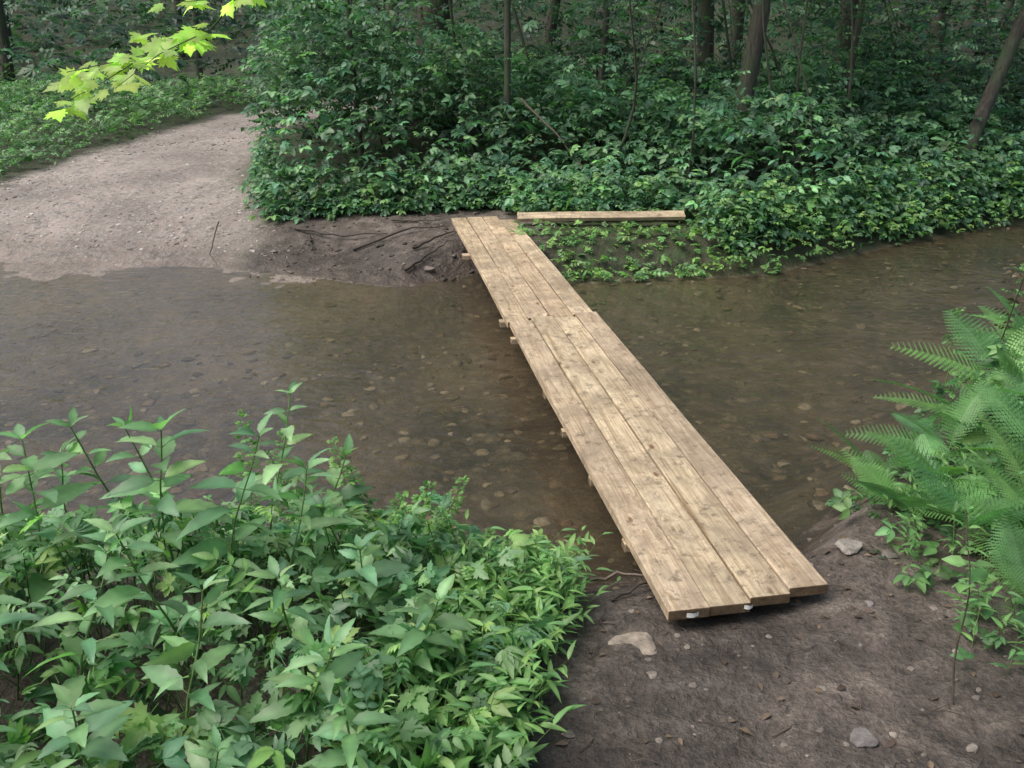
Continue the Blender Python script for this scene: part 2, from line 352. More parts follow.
def tag(x,y,z,w,h,rz=0,bend=0):
    mbt=MB(); n=5; v=[];t=[]
    for i in range(n):
        u=i/(n-1)-.5
        for j in range(2): v.append((u*w+.1*h*j,-.004*math.cos(u*5)-bend*(j==0)*h*(.6+u),(j-.5)*h*(1-.5*u*(i%2))))
        if i: a=2*i; t+=[(a-2,a,a+1),(a-2,a+1,a-1)]
    mbt.add(v,t,(1,1,1)); o=mbt.build('end_tag',[TAG],parent=bridge); o.location=(x,y,z); o.rotation_euler=(0,0,rz)
tag(.085,-.004,-.020,.042,.016,.03,.1); tag(.285,.008,-.021,.030,.014,0,.1)
lb=board('loose_plank',.11,1.62,.04,WOOD,None,(.86,8.76,float(height(np.array([.84]),np.array([8.78]))[0])+.095),math.pi/2+.02,0)
lb.rotation_euler=(0,math.radians(-22),math.pi/2+.03)

# ------------------------------------------------------------ leaf templates
def leaf(w=.3,fold=.12,droop=.25,n=5,peak=.4,teeth=0.0,wav=0.0):
    ys=np.linspace(0,1,n+1); V=[];sh=[]
    for i,y in enumerate(ys):
        ww=w*(math.sin(math.pi*y**(math.log(.5)/math.log(peak))) if 0<y<1 else 0)
        ww*= (1-teeth*(i%2)); z=-droop*y*y
        V+=[(-ww,y-teeth*.05,z+fold*ww*2+wav*math.sin(y*9)),(0,y,z),(ww,y-teeth*.05,z+fold*ww*2-wav*math.sin(y*9))]; sh+=[1.0,1.22,.9]
    T=[]
    for i in range(n):
        a=3*i; b=a+3
        T+=[(a,a+1,b+1),(a,b+1,b),(a+1,a+2,b+2),(a+1,b+2,b+1)]
    V=np.array(V); T=[t for t in T if np.linalg.norm(np.cross(V[t[1]]-V[t[0]],V[t[2]]-V[t[0]]))>1e-7]
    return (V,np.array(T),np.array(sh))
def fan(pts,c,zf,sh0=1.15):
    out=pts+[(-x,y) for x,y in pts[::-1][1:-1]]
    V=[c]+[(x,y,zf(x,y)) for x,y in out]; n=len(out)
    return (np.array(V),np.array([(0,1+i,1+(i+1)%n) for i in range(n)]),np.array([sh0]+[1.0]*n))
L_MAPLE=fan([(0,0),(.12,.03),(.34,-.06),(.30,.08),(.50,.18),(.40,.26),(.62,.46),(.44,.44),(.46,.56),(.24,.46),(.26,.66),(.15,.70),(0,1.0)],(0,.3,0),lambda x,y:-.2*(x*x+(y-.3)**2)+.05*abs(x))
L_LOBE=fan([(0,0),(.10,.08),(.32,.10),(.30,.20),(.46,.30),(.34,.36),(.38,.48),(.18,.42),(.22,.58),(.17,.66),(.19,.78),(.09,.84),(0,1.0)],(0,.32,-.03),lambda x,y:.14*abs(x)-.22*y*y)
L_LOW=leaf(.3,.12,.2,2,.45); L_SIMPLE=leaf(.3,.15,.22,3); L_FG=leaf(.19,.14,.4,12,.38,.14,.012); L_LANCE=leaf(.12,.15,.4,6,.36,.04); L_MID=leaf(.29,.14,.3,5,.4,.08); L_MID2=leaf(.24,.14,.34,9,.38,.14)
def compose(leafT,items,stem=True,stemlen=.6):
    V=[];T=[];S=[];n=0
    for (p,a,nr,s,shd) in items:
        R=frames(np.array([a],float),np.array([nr],float))[0]; v_=(leafT[0]*s)@R.T+np.array(p); V.append(v_);T.append(leafT[1]+n);S.append(leafT[2]*shd);n+=len(v_)
    if stem:
        v_=np.array([(-.008,0,0),(.008,0,0),(0.004,stemlen,-.04),(-.004,stemlen,-.04)]);V.append(v_);T.append(np.array([(0,1,2),(0,2,3)])+n);S.append(np.full(4,.8))
    return (np.concatenate(V),np.concatenate(T),np.concatenate(S))
def pinnate(lt,pairs,ls,seed,droop=.2):
    r=np.random.default_rng(seed); it=[]
    for i in range(pairs):
        y=.2+.55*i/max(pairs-1,1); s=ls*(1-.25*abs(i-pairs*.4)/pairs)
        for sg in (-1,1):
            it.append(((0,y,-droop*y*y),(sg*1.0,.45+r.normal(0,.12),r.normal(-.12,.15)),(r.normal(0,.25),r.normal(0,.25),1),s*r.uniform(.8,1.1),r.uniform(.8,1.15)))
    it.append(((0,.78,-droop*.6),(r.normal(0,.1),1,-.25),(0,0,1),ls*1.1,1.05))
    return compose(lt,it,True,.8)
def palmate(lt,n,ls,seed):
    r=np.random.default_rng(seed); it=[]
    for i in range(n):
        a=(i-(n-1)/2)*(2.4/(n-1)) if n>1 else 0
        it.append(((0,.35,0),(math.sin(a),math.cos(a),r.normal(-.15,.1)),(r.normal(0,.15),r.normal(0,.15),1),ls*(1-.2*abs(a)/1.2)*r.uniform(.9,1.1),r.uniform(.88,1.12)))
    return compose(lt,it,True,.36)
def twig(lt,n,ls,seed):
    r=np.random.default_rng(seed); it=[]
    for i in range(n):
        y=i/n; sg=-1 if i%2 else 1
        it.append(((0,y*.85,-.12*y*y),(sg*r.uniform(.6,1.1),.6,r.normal(-.2,.25)),(r.normal(0,.35),r.normal(0,.35),1),ls*r.uniform(.7,1.1),r.uniform(.75,1.2)))
    return compose(lt,it,True,.9)
SPR=[pinnate(L_SIMPLE,3,.42,1),palmate(L_SIMPLE,5,.5,2),twig(L_SIMPLE,7,.36,3),palmate(L_SIMPLE,3,.6,4),twig(L_SIMPLE,9,.30,5)]
SPRL=[pinnate(L_LOW,3,.42,1),palmate(L_LOW,5,.5,2),twig(L_LOW,7,.36,3),twig(L_LOW,9,.32,5)]
SPRM=[palmate(L_MID,5,.5,12),pinnate(L_MID,2,.42,11),palmate(L_MID,3,.62,14)]
def fern():
    V=[];T=[];S=[];n=0; NP=21
    for i in range(NP):
        y=.12+.86*i/NP; u=1-i/NP; L=.22*(math.sin(math.pi*min(1,u*.72+.06)))*(1 if i>3 else .55+.13*i)
        for sg in (-1,1):
            m=7; base=np.array([0,y,-.40*y*y]); dirv=np.array([sg*.95,.34,-.15])
            for j in range(m):
                f=j/m; c0=base+dirv*L*f; w=.019*(1-f)**.6*(.5+L/.26)
                st=dirv*L/m
                for up in (-1,1):
                    v_=np.array([c0,c0+st*.95,c0+st*.9+np.array([0,up*w,-.003]),c0+st*.35+np.array([0,up*w*.9,-.002])])
                    V.append(v_);T.append([(n,n+1,n+2),(n,n+2,n+3)]);S+=[1.05,1.05,.9,.9];n+=4
    ys=np.linspace(0,1,7)
    for y in ys:
        for sx in (-.006,.006): V.append(np.array([[sx*(1.1-y),y,-.40*y*y+.002]])); S.append(.8)
    for i in range(6): a=n+2*i; T.append([(a,a+1,a+3),(a,a+3,a+2)])
    return (np.concatenate(V),np.concatenate([np.array(t) for t in T]),np.array(S,float))
FERN=fern()

G_FAR=[(.095,.205,.115),(.12,.245,.125),(.075,.165,.095),(.165,.31,.145)]
def greens(n,base,var=.3,hue=.15):
    c=palette(n,base,var); c[:,0]*=rng.uniform(1-hue,1+hue,n); c[:,2]*=rng.uniform(1-hue,1+hue,n); return c
def rdirs(n,up=(.0,.35),az=None,spread=3.14):
    a=(rng.uniform(-math.pi,math.pi,n) if az is None else az+rng.normal(0,spread,n)); e=rng.uniform(up[0],up[1],n)
    return np.stack([np.cos(a)*np.cos(e),np.sin(a)*np.cos(e),np.sin(e)],1)
def upn(n,s=.35,bias=(0,0,1)): return norm(np.array(bias)+rng.normal(0,s,(n,3)))
def spray_field(name,P,scales,cols,tpls,mat,up=(-.25,.4),nstd=.35,bias=(0,-.25,1)):
    mb=MB(); n=len(P); k=rng.integers(0,len(tpls),n); D=rdirs(n,up); Nn=upn(n,nstd,bias); R=frames(D,Nn)
    for i in range(len(tpls)):
        s=k==i; mb.inst(tpls[i],P[s],R[s],scales[s],cols[s])
    return mb.build(name,[mat])

# ------------------------------------------------------------ far-bank understorey
def front(x):
    return np.interp(x,[-4.2,-3.6,-2.6,-2.2,0,.15,1.6,2.0,12,30],[18,13.5,9.4,9.5,9.55,9.0,9.05,8.35,14.3,24])
def moundh(x,y):
    d=y-front(x)
    h=(.22+.5*sstep(0,1.6,d)+.35*sstep(1.5,4,d))*(1+.65*fnoise(x,y,51,1.5,3))
    h+=1.7*np.exp(-(((x+2.2)/1.0)**2+((y-11.2)/1.1)**2))*(1+.3*fnoise(x,y,52,2,2))
    h+=1.5*np.exp(-(((x+3.2)/.9)**2+((y-14.2)/2)**2))
    h+=.7*np.exp(-(((x+.6)/.8)**2+((y-11.6)/1.0)**2))
    h+=.35*np.exp(-(((x-3.0)/1.0)**2+((y-9.6)/.7)**2))
    return np.clip(h,.08,4)
def sample(nn,x0,x1,y0,y1,cond):
    x=rng.uniform(x0,x1,nn);y=rng.uniform(y0,y1,nn);k=cond(x,y);return x[k],y[k]
x,y=sample(24000,-4.5,11,8.2,16.5,lambda x,y:(y>front(x)+.12*rng.normal(size=len(x)))&(y>farY(x)+.08)&(np.abs(x)<y*.75+1)&(road_mask(x,y)<.4)&~((x>.0)&(x<1.75)&(y<9.0)))
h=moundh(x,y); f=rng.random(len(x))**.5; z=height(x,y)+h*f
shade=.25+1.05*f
c=greens(len(x),G_FAR,.4)*shade[:,None]*(1+.55*fnoise(x,y,60,1.4,3))[:,None]*np.interp(y,[10,12.5,16],[1.05,.8,.55])[:,None]  # forest shade put into leaf colour: darker low down and towards the back
P=np.stack([x,y,z],1); s_=rng.uniform(.12,.26,len(x)); k=y<11.3
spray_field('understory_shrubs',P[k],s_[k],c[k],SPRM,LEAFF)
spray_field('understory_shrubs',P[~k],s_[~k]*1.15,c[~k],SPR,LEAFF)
x=rng.uniform(-3.4,9,5200); y=np.maximum(front(x),farY(x)-.05)+rng.random(5200)**1.3*.55-.12
k=(road_mask(x,y)<.5)&(np.abs(x)<y*.75+1)&~((x>-.1)&(x<1.8)&(y<9.02)); x,y=x[k],y[k]
spray_field('bank_fringe',np.stack([x,y,height(x,y)+.03+.42*rng.random(len(x))*sstep(-.15,.4,y-front(x)+.1)],1),rng.uniform(.10,.20,len(x)),greens(len(x),G_FAR+[(.16,.31,.11)],.35),SPRM,LEAFF,(-.2,.5))
x,y=sample(16000,.0,9,7.6,13.5,lambda x,y:(y>farY(x)-.06)&(y<np.maximum(front(x),farY(x)+.35)+.3)&(x>.1+.1*rng.normal(size=len(x)))&~((np.abs(y-8.74)<.20)&(x<1.75)))
hh=.04+.14*(1+fnoise(x,y,63,3,3))*np.where(x>1.8,2.0,.8); hh*=np.where((y<8.75)&(x<1.8),.45,1)
z=np.maximum(height(x,y),.02)+hh*rng.random(len(x))
spray_field('bank_herbs',np.stack([x,y,z],1),rng.uniform(.06,.14,len(x)),greens(len(x),[(.18,.34,.10),(.14,.28,.11),(.21,.38,.11)]),SPR[:4],LEAFF,(0,.7))
x,y=sample(16000,-16,-4.3,9.3,20,lambda x,y:(road_mask(x,y)<.45)&(x<np.interp(y,[9,10.9,13.5,17.6,20],[-12,-6.1,-6,-5.3,-4.2]))&(x>-y*.85))
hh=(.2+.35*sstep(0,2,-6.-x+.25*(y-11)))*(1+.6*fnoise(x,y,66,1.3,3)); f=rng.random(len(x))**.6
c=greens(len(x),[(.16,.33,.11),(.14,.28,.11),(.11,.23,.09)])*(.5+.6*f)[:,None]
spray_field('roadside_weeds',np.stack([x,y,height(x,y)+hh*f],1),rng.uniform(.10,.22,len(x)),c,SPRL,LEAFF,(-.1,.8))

# ------------------------------------------------------------ trees
def tree(name,x,y,r,hgt,lean=(0,0),crown=(3,12),ns=700,spread=2.2,leafsc=(.35,.6),nl=9,cols=G_FAR):
    mb=MB(); z0=float(height(np.array([x]),np.array([y]))[0])-.1
    n=14; ts=np.linspace(0,1,n); r_=np.random.default_rng(int(abs(x*97+y*31)*10))
    wob=np.cumsum(r_.normal(0,.045,(n,2)),0)*hgt/10
    P=np.stack([x+lean[0]*ts*hgt+wob[:,0]-wob[0,0],y+lean[1]*ts*hgt+wob[:,1]-wob[0,1],z0+ts*hgt],1)
    P0=P.copy(); R_=r*(1-.75*ts); R_[0]*=1.5
    P=np.insert(P,1,P[0]+(P[1]-P[0])*.25,0); R_=np.insert(R_,1,r*1.08)
    mb.tube(P,R_,(.1,.1,.1),0,9)
    pos=[]
    for k in range(nl):
        t=r_.uniform(max(.15,(crown[0]-1)/hgt),.95); b=np.array([np.interp(t,ts,P0[:,j]) for j in range(3)])
        a=r_.uniform(0,6.28); L=spread*(1.1-.5*t)*r_.uniform(.7,1.2); e=r_.uniform(.1,.6)
        q=np.linspace(0,1,6); lp=b+np.stack([np.cos(a)*L*q,np.sin(a)*L*q,L*(np.sin(e)*q+.25*q*q)],1)+r_.normal(0,.03,(6,3))*q[:,None]
        mb.tube(lp,np.linspace(r*.35*(1.1-t),.008,6),(.1,.1,.1),0,5)
        m=ns//nl; u=r_.random(m)**.7; c0=np.stack([np.interp(u,q,lp[:,j]) for j in range(3)],1)
        pos.append(c0+r_.normal(0,1,(m,3))*np.array([.42,.42,.26])*(.35+u[:,None])*spread/2.2)
    pos=np.concatenate(pos); m=len(pos); k=r_.integers(0,len(SPRL),m); D=rdirs(m,(-.3,.35)); Nn=upn(m,.35,(0,-.15,1)); R=frames(D,Nn)
    c=greens(m,cols); scs=rng.uniform(leafsc[0],leafsc[1],m)
    for i in range(len(SPRL)):
        s=k==i; mb.inst(SPRL[i],pos[s],R[s],scs[s],c[s],1)
    return mb.build(name,[BARK,LEAFF])
tree('tree',2.95,11.6,.115,13,(.0,.01),(5,13),450,2.6)
tree('tree',-.05,11.0,.045,9,(-.01,.0),(3,9),350,1.7,(.22,.4))
tree('tree',4.3,12.4,.05,9,(.015,0),(3,9),300,1.7,(.22,.4))
tree('tree',5.45,11.3,.09,11,(.33,.1),(4,11),400,2.5)
tree('tree',-1.3,15.0,.30,16,(0,0),(5,15),600,3.4)
tree('tree',-1.9,11.8,.04,6,(-.03,0),(1.6,6),450,1.4,(.2,.36))
tree('tree',1.2,13.2,.05,8,(.01,0),(1.7,8),550,1.7,(.2,.36))
tree('tree',5.0,14.5,.14,14,(0,0),(4.5,14),500,3)
tree('tree',8.5,14.5,.12,12,(0,0),(3,12),500,2.6)
tree('tree',3.6,17.5,.16,15,(0,0),(4,14),600,3)
tree('tree',.6,17,.12,13,(0,0),(4,13),500,2.6)
tree('tree',10.5,12.5,.14,12,(-.02,-.02),(3.5,12),500,2.8)
tree('tree',-12.5,18,.16,14,(0,0),(9,14),200,2.4)
x,y=sample(26000,-4.2,16,10.6,19,lambda x,y:(y>front(x)+1.0)&(road_mask(x,y)<.2)&(np.abs(x-.5)<y*.75+1))
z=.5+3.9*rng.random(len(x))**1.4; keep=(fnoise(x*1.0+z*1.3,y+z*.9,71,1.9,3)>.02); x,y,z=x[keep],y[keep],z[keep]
spray_field('sapling_foliage',np.stack([x,y,height(x,y)+z],1),rng.uniform(.14,.30,len(x)),greens(len(x),G_FAR,.5)*(1.05+.5*fnoise(x,y+z,73,2.2,2))[:,None]*np.interp(y,[11,14,17],[1.1,.7,.45])[:,None],SPRL,LEAFF)  # rear leaves darkened in colour, standing in for shade inside the forest
mbs=MB()
for i in range(26):
    xx=rng.uniform(-2.5,11); yy=front(np.array([xx]))[0]+rng.uniform(1.2,6); zz=float(height(np.array([xx]),np.array([yy]))[0])
    q=np.linspace(0,1,9); a=rng.normal(0,.22,2); hh=rng.uniform(2.5,6)
    mbs.tube(np.stack([xx+a[0]*q*hh+.12*np.sin(q*6+i),yy+a[1]*q*hh,zz+q*hh],1),np.linspace(rng.uniform(.010,.028),.005,9),(.1,.1,.1),0,5)
mbs.build('sapling_stems',[BARK])
x,y=sample(26000,-34,34,17.5,42,lambda x,y:(road_mask(x,y)<.2)&(np.abs(x)<y*.8+2))
z=rng.random(len(x))**1.7; gap=sstep(-1,-4,x); zmax=9-5.6*gap
z=z*zmax; keep=(fnoise(x*.6+z*.5,y*.6+z*.3,81,1.3,3)>-.2); x,y,z=x[keep],y[keep],z[keep]
spray_field('distant_forest_foliage',np.stack([x,y,height(x,y)+z],1),rng.uniform(.3,.7,len(x)),greens(len(x),[(.065,.14,.085),(.10,.195,.11),(.045,.10,.065)],.5)*(1+.55*fnoise(x,y+z*2,83,.9,2))[:,None],SPRL,LEAFF)
mbs=MB()
for i in range(60):
    xx=rng.uniform(-28,28); yy=rng.uniform(18,42)
    if road_mask(np.array([xx]),np.array([yy]))[0]>.1: continue
    if -22<xx<-3 : continue
    zz=float(height(np.array([xx]),np.array([yy]))[0]); r0=rng.uniform(.06,.2)
    q=np.linspace(0,1,5); mbs.tube(np.stack([xx+rng.normal(0,.5)*q+.1*np.sin(q*5+i),yy+0*q,zz-.2+q*13],1),np.linspace(r0,r0*.4,5),(.1,.1,.1),0,7)
for xx,yy,r0,hh in [(-10.5,20,.12,8),(-8.2,24,.10,8),(-7.0,21.5,.08,7),(-13,25,.15,9)]:
    zz=float(height(np.array([xx]),np.array([yy]))[0]); q=np.linspace(0,1,5); mbs.tube(np.stack([xx+.3*q,yy+0*q,zz-.2+q*hh],1),np.linspace(r0,r0*.4,5),(.1,.1,.1),0,7)
mbs.build('distant_forest_trunks',[BARK])

# ------------------------------------------------------------ foreground plants
C_FG=[(.22,.38,.19),(.18,.34,.175),(.27,.44,.21),(.15,.28,.15)]
def herb(x,y,h,ll,lt,nodes,seed,name,lean=.15,perwhorl=2,cols=C_FG,z0=None,el=(.15,.6),rad=.004,top=True,t0=.22,stemc=(.13,.22,.07)):
    r=np.random.default_rng(seed); mb=MB()
    if z0 is None: z0=float(height(np.array([x]),np.array([y]))[0])-.02
    a=r.uniform(0,6.28); q=np.linspace(0,1,9); lx,ly=lean*math.cos(a),lean*math.sin(a)
    S=np.stack([x+lx*h*q**1.6,y+ly*h*q**1.6,z0+h*q],1)+.008*np.sin(np.stack([q*9+a,q*8,q*0],1))
    mb.tube(S,np.linspace(rad,rad*.45,9),stemc,1,6)
    P=[];D=[];Nn=[];sc_=[];w0=r.uniform(0,3)
    for i in range(nodes):
        last=i==nodes-1 and top
        t=t0+(1-t0)*(i/(nodes-1))**.85; b=np.array([np.interp(t,q,S[:,j]) for j in range(3)]); nw=perwhorl+(2 if last else 0)
        for k in range(nw):
            az=w0+i*(math.pi/2 if perwhorl==2 else 1.1)+k*2*math.pi/nw+r.normal(0,.25); e=r.uniform(*el)+(.4 if i==nodes-1 else 0)
            d=np.array([math.cos(az)*math.cos(e),math.sin(az)*math.cos(e),math.sin(e)])
            s=ll*r.uniform(.6,1.2)*(1-.45*max(0,(t-.75)/.25))*(.75 if t<.35 else 1)
            pet=b+d*s*.12; mb.tube([b,pet],[.0016,.0012],stemc,1,4)
            P.append(pet);D.append(d);Nn.append(np.array([0,0,1])+r.normal(0,.35,3)-d*.3);sc_.append(s)
    n=len(P); c=greens(n,cols,.25,.12); mb.inst(lt,np.array(P),frames(np.array(D),np.array(Nn)),np.array(sc_),c,0)
    return mb.build(name,[LEAF,STEM])
def pz(x,y): return float(height(np.array([x]),np.array([y]))[0])
tall=[(-1.12,2.55,.80,.16),(-.92,2.45,.78,.16),(-.86,2.75,.72,.14),(-1.45,2.4,.68,.15),(-1.65,2.6,.68,.15),(-1.28,2.75,.72,.13),(-.70,2.75,.56,.12),(-.95,2.2,.64,.14),(-1.8,2.3,.62,.15),(-.5,2.6,.46,.12),(-1.5,2.05,.6,.14),(-.72,2.4,.60,.14),(-1.95,2.75,.6,.13),(-1.2,2.0,.58,.15),(-.6,2.15,.52,.13),(-.42,2.4,.44,.12),(-.85,1.85,.52,.14),(-2.2,2.6,.6,.14),(-.3,2.1,.42,.12),(-.55,1.85,.44,.13),(-1.35,1.8,.52,.13),(-1.05,2.65,.76,.14),(-1.55,2.8,.62,.13),(-.35,1.75,.40,.12),(-1.0,1.7,.46,.12),(-.7,1.6,.4,.12)]
for i,(x_,y_,h_,l_) in enumerate(tall): herb(x_,y_,h_,l_,L_FG if i%3 else L_MID2,9,100+i,'tall_herb',.25,2,t0=.3,rad=.0048)
PALM=[palmate(L_MID2,5,.58,31),palmate(L_LOBE,3,.62,32),palmate(L_FG,3,.72,33),pinnate(L_LOBE,2,.42,34),palmate(L_FG,7,.55,35),pinnate(L_FG,3,.40,36),pinnate(L_MID2,4,.30,37)]
def edge_r(y): return np.interp(y,[1.2,1.7,2.0,2.3,2.6,2.9,3.3],[-.06,-.05,.0,.08,.12,.16,.10])
x,y=sample(3300,-3.2,.3,1.15,3.3,lambda x,y:(x<edge_r(y)-.02)&(y<nearY(x)+.06)&(fnoise(x,y,92,5,2)>-.75))
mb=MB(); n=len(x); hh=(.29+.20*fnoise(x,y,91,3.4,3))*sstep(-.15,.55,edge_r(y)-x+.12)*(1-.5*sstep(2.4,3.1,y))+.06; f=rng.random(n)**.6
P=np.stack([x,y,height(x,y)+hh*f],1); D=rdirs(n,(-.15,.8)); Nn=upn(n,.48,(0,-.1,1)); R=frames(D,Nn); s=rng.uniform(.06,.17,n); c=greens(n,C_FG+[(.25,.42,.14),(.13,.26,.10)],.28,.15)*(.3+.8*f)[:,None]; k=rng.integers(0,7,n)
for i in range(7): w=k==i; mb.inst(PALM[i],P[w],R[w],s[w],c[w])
for i in range(0,n,3):
    b=P[i]; g=np.array([b[0]-D[i][0]*.08,b[1]-D[i][1]*.08,height(b[0:1],b[1:2])[0]]); mb.tube([g,(g+b)/2+[0,0,.02],b],[.003,.0025,.0015],(.10,.16,.06),1,4)
mb.build('broadleaf_undergrowth',[LEAF,STEM])
def grassmass(name,x,y,hmax,ll,cols,nst=7,lt=L_LANCE):
    mb=MB(); n=len(x)
    for i in range(n):
        z0=pz(x[i],y[i]); h=hmax*rng.uniform(.5,1.1); a=rng.uniform(0,6.28); ln=rng.uniform(.1,.6)
        q=np.linspace(0,1,6); S=np.stack([x[i]+math.cos(a)*ln*h*q**1.7,y[i]+math.sin(a)*ln*h*q**1.7,z0+h*q*(1-.15*q*ln)],1)
        mb.tube(S,np.linspace(.0016,.0008,6),(.12,.2,.06),1,4)
        t=np.linspace(.15,1,nst); B=np.stack([np.interp(t,q,S[:,j]) for j in range(3)],1); D=rdirs(nst,(.1,.8))
        mb.inst(lt,B,frames(D,upn(nst,.25)),ll*rng.uniform(.7,1.2,nst),greens(nst,cols,.2,.12))
    return mb.build(name,[LEAF,STEM])
x,y=sample(1500,-.9,.4,1.3,3.1,lambda x,y:(np.abs(x-edge_r(y)+.20)<.26)); grassmass('stilt_grass',x[:480],y[:480],.22,.075,[(.20,.38,.13),(.17,.32,.12),(.24,.42,.14)])
x,y=sample(900,-1.0,.25,2.5,3.15,lambda x,y:y<nearY(x)+.03); grassmass('stilt_grass',x[:200],y[:200],.28,.06,[(.16,.32,.12),(.20,.36,.13)])
for i,(x_,y_,h_) in enumerate([(-.45,2.9,.56),(-.33,2.95,.48),(-.58,3.0,.55),(-.25,2.85,.40),(-.7,3.0,.6),(-.4,2.75,.48),(-.15,2.9,.34),(-.85,3.0,.58),(-.5,2.6,.5),(-.95,2.9,.62)]):
    herb(x_,y_,h_,.055,palmate(L_SIMPLE,5,.55,70+i),18,200+i,'feathery_weed',.3,4,[(.21,.38,.13),(.18,.33,.12)],None,(.1,.6),.0022)

def fernplant(x,y,s,n,seed,name='fern',col=[(.18,.36,.13),(.22,.41,.14),(.14,.29,.12)]):
    r=np.random.default_rng(seed); mb=MB(); z=pz(x,y)+.03; az=r.uniform(0,6.28)+np.arange(n)*2*math.pi/n+r.normal(0,.25,n); e=r.uniform(.3,1.05,n)
    D=np.stack([np.cos(az)*np.cos(e),np.sin(az)*np.cos(e),np.sin(e)],1); Nn=np.array([0,0,1])-D*.4+r.normal(0,.18,(n,3))
    mb.inst(FERN,np.tile([x,y,z],(n,1))+0.,frames(D,Nn),s*r.uniform(.65,1.15,n),greens(n,col,.25,.1)); return mb.build(name,[LEAF])
ferns=[(1.57,3.22,.38,11),(1.75,3.05,.38,10),(1.85,3.5,.42,10),(2.1,3.25,.46,10),(2.02,3.8,.45,10),(2.35,3.55,.5,10),(2.3,4.1,.52,10),(2.7,3.95,.55,11),(2.65,4.5,.55,11),(3.0,4.8,.58,11),(2.45,3.05,.48,10),(2.1,2.75,.40,9),(3.1,4.3,.6,11),(3.5,5.4,.6,10),(1.46,1.52,.28,9),(1.72,2.55,.26,9),(1.8,4.0,.36,9),(2.0,3.0,.40,9),(2.6,3.6,.52,10),(3.3,5.0,.65,11),(2.9,4.0,.58,10)]
for i,(a,b,s_,n_) in enumerate(ferns): fernplant(a,b,s_,n_,300+i)
x,y=sample(6500,1.25,7,2.1,8.3,lambda x,y:(y<nearY(x)-.02)&(x>1.47+.02*np.abs(y-3.1)*(y<3.1)+.09*rng.normal(size=len(x)))&(y<x*1.9+1.2)&(y>x*.9-1.2)&~((y<2.75)&(fnoise(x,y,97,5,2)<.0)))
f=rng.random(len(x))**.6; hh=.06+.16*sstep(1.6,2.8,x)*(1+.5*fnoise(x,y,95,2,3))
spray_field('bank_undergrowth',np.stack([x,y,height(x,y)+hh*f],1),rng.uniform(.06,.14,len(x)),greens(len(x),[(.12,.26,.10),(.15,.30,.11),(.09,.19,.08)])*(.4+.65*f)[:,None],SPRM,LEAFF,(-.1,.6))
for i,(x_,y_,h_) in enumerate([(2.5,4.85,.6),(2.95,5.2,.75),(3.3,5.1,.9),(3.6,5.8,.95),(3.9,6.2,1.0),(3.3,5.6,.85)]):
    herb(x_,y_,h_,.11,twig(L_SIMPLE,7,.34,400+i),8,400+i,'streamside_shrub',.25,2,[(.13,.27,.10),(.15,.30,.11)])
for i,(x_,y_,h_) in enumerate([(2.75,4.9,.95),(3.0,5.2,1.1),(3.25,5.35,1.2)]):
    herb(x_,y_,h_,.12,twig(L_SIMPLE,6,.34,480+i),10,482+i,'dead_shrub',.35,2,[(.11,.08,.055),(.08,.055,.045)],stemc=(.08,.06,.045))
herb(1.28,2.12,.62,.07,L_SIMPLE,7,490,'seedling',.12,2,[(.18,.36,.13)],stemc=(.10,.085,.065),rad=.0035,t0=.45)
x,y=sample(400,1.45,2.6,2.2,3.8,lambda x,y:y<nearY(x)-.02); grassmass('stilt_grass',x[:150],y[:150],.18,.06,[(.15,.30,.11),(.18,.34,.12)])

mp=MB(); cx,cy=3.3,.6; z0=pz(cx,cy)
q=np.linspace(0,1,9); mp.tube(np.stack([cx-.25*q,cy+.1*q,z0-.1+7*q],1),np.linspace(.15,.07,9),(.1,.1,.1),0,10)
limb=np.array([(3.2,.65,3.6),(2.2,1.6,4.1),(1.0,2.6,4.0),(0,3.3,3.4),(-.65,3.75,2.75),(-1.0,3.98,2.34),(-1.25,4.05,2.12),(-1.55,4.1,2.02),(-1.9,4.1,1.95)])
mp.tube(limb,[.05,.042,.032,.022,.012,.006,.004,.003,.002],(.1,.1,.1),0,7)
subs=[((-1.0,3.98,2.34),(-1.12,3.95,2.24),(-1.35,3.9,2.22)),((-1.25,4.05,2.12),(-1.4,4.2,2.08),(-1.62,4.25,2.10)),((-1.55,4.1,2.02),(-1.72,4.0,1.91),(-1.9,3.95,1.82)),((-1.0,3.98,2.34),(-1.2,4.15,2.35),(-1.45,4.2,2.33)),((-1.25,4.05,2.12),(-1.42,3.9,2.03),(-1.6,3.85,1.90)),((-1.55,4.1,2.02),(-1.8,4.2,2.0),(-1.95,4.2,1.88))]
P=[]
for s in subs:
    s=np.array(s); mp.tube(s,[.003,.002,.0012],(.1,.1,.1),0,5)
    for t in np.linspace(.1,1,11): P.append([np.interp(t,[0,.5,1],s[:,j]) for j in range(3)])
for t in np.linspace(.74,1,24): P.append([np.interp(t,np.linspace(0,1,9),limb[:,j]) for j in range(3)])
P=np.array(P); n=len(P); D=norm(rdirs(n,(-.5,.15))+np.array([-.35,-.2,-.15])); P=P+D*.03
mp.inst(L_MAPLE,P,frames(D,upn(n,.35,(0,-.6,1))),rng.uniform(.07,.115,n),greens(n,[(.50,.66,.22),(.44,.62,.2),(.56,.68,.32)],.12,.08),1)  # sunlit brightness put into the colour of these hanging leaves
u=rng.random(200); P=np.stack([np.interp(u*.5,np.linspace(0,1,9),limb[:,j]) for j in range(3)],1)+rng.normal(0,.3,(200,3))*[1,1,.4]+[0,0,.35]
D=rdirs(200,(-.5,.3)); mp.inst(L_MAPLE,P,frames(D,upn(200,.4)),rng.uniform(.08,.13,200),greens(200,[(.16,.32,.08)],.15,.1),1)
a=rng.uniform(0,6.28,400); rr=rng.random(400)**.5*1.9; P=np.stack([cx+rr*np.cos(a)-.2,cy+rr*np.sin(a),5.2+rng.random(400)*2.6],1)
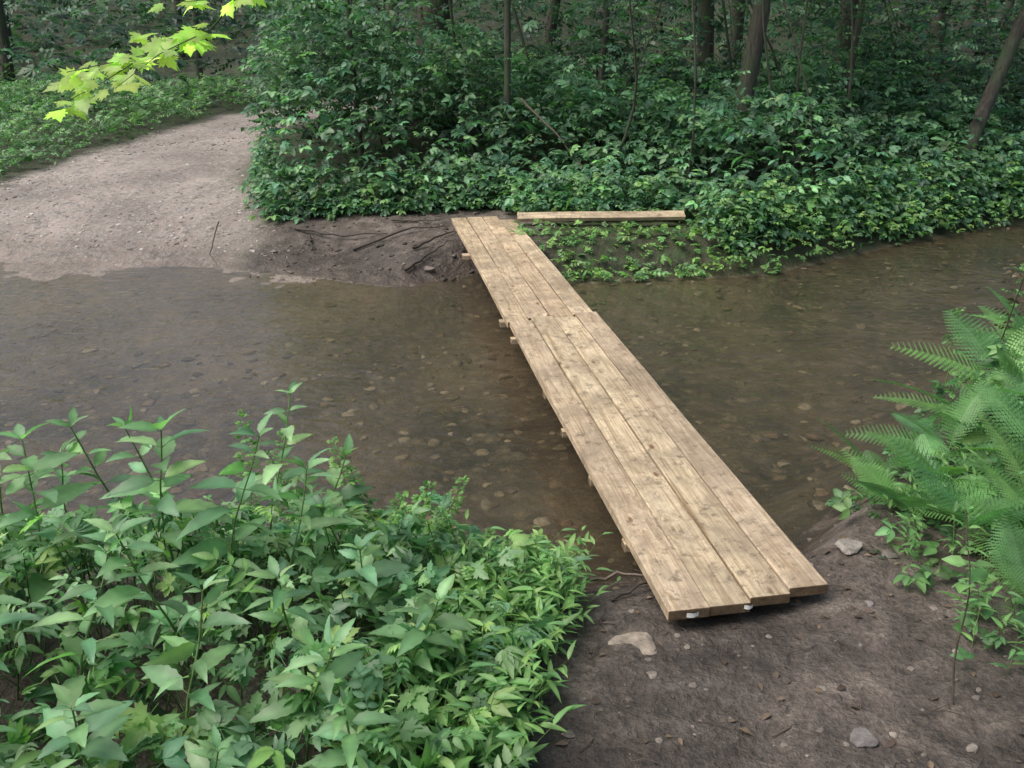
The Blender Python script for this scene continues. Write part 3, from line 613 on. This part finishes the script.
D=rdirs(400,(-.5,.3)); mp.inst(SPRL[2],P,frames(D,upn(400,.4)),rng.uniform(.3,.5,400),greens(400,[(.14,.28,.08)],.15,.1),1)
mp.build('maple_tree',[BARK,LEAFB])

# ------------------------------------------------------------ twigs, roots, leaf litter
def stick(name,pts,r0,col):
    mb=MB(); pts=np.array(pts,float); q=np.linspace(0,1,len(pts)); qq=np.linspace(0,1,10); P=np.stack([np.interp(qq,q,pts[:,j]) for j in range(3)],1)+rng.normal(0,.006,(10,3))
    mb.tube(P,np.linspace(r0,r0*.35,10),col,0,6); return mb.build(name,[STEM])
DK=(.06,.048,.04)
stick('fallen_branch',[(.28,2.85,.24),(.42,2.83,.28),(.62,2.80,.29)],.008,(.15,.12,.095))
stick('fallen_branch',[(.35,2.70,.26),(.50,2.78,.28),(.58,2.95,.27)],.006,DK)
for pts in ([(-2.2,9.1),(-1.7,8.8),(-1.2,8.75)],[(-1.5,8.5),(-1.0,8.7),(-.6,8.75)],[(-.9,8.2),(-.7,8.35),(-.55,8.6)],[(-2.0,8.9),(-1.9,8.5)],[(-1.2,9.1),(-.7,8.9)],[(-.95,7.9),(-.6,8.3)]):
    stick('tree_root',[(a,b,pz(a,b)+.02+.03*(i==1)) for i,(a,b) in enumerate(pts)],.014,DK)
stick('fallen_branch',[(.1,10.6,1.35),(.5,10.2,1.0),(.85,9.9,.6)],.016,(.10,.08,.06))
stick('fallen_branch',[(-2.9,8.9,.32),(-2.85,8.45,.12),(-2.75,8.3,.04)],.007,DK)
mb=MB(); xs,ys=sample(330,-.1,3,1.5,3.4,lambda x,y:y<nearY(x)); n=len(xs)
mb.inst(L_SIMPLE,np.stack([xs,ys,height(xs,ys)+.006],1),frames(rdirs(n,(-.1,.15)),upn(n,.2)),rng.uniform(.015,.045,n),palette(n,[(.10,.075,.055),(.07,.05,.038),(.14,.105,.07)]))
for i in range(130):
    x_=rng.uniform(.1,2.6);y_=rng.uniform(1.5,3.0);a=rng.uniform(0,3.14);l=rng.uniform(.03,.16);z_=pz(x_,y_)+.008
    mb.tube([(x_,y_,z_),(x_+l*.5*math.cos(a),y_+l*.5*math.sin(a),z_+.006),(x_+l*math.cos(a+.2),y_+l*math.sin(a+.2),z_)],[.002,.0018,.001],(.08,.062,.05),0,4)
mb.build('leaf_litter',[STEM])

# ------------------------------------------------------------ light, world, camera
el,az=math.radians(58),math.radians(-105)
w=bpy.data.worlds.new('World'); sc.world=w; w.use_nodes=True; nt=w.node_tree
sky=nt.nodes.new('ShaderNodeTexSky'); sky.sky_type='NISHITA'; sky.sun_disc=False; sky.sun_elevation=el; sky.sun_rotation=az; sky.dust_density=6; sky.air_density=1.3
bg=nt.nodes['Background']; nt.links.new(sky.outputs[0],bg.inputs[0]); bg.inputs[1].default_value=.15
sd=bpy.data.lights.new('sun','SUN'); sd.energy=2.7; sd.angle=math.radians(45); sd.color=(1,.98,.95)
so=bpy.data.objects.new('sun',sd); sc.collection.objects.link(so)
v=Vector((math.sin(az)*math.cos(el),math.cos(az)*math.cos(el),math.sin(el))); so.rotation_euler=v.to_track_quat('Z','Y').to_euler(); so.location=v*30
cd=bpy.data.cameras.new('camera'); cd.lens=32; cd.sensor_width=36; cd.clip_end=500; cd.clip_start=.05
co=bpy.data.objects.new('camera',cd); sc.collection.objects.link(co); co.location=(0,0,2.15); co.rotation_euler=(math.radians(90-21.7),0,0); sc.camera=co
sc.view_settings.view_transform='Standard'; sc.view_settings.look='None'; sc.view_settings.exposure=0
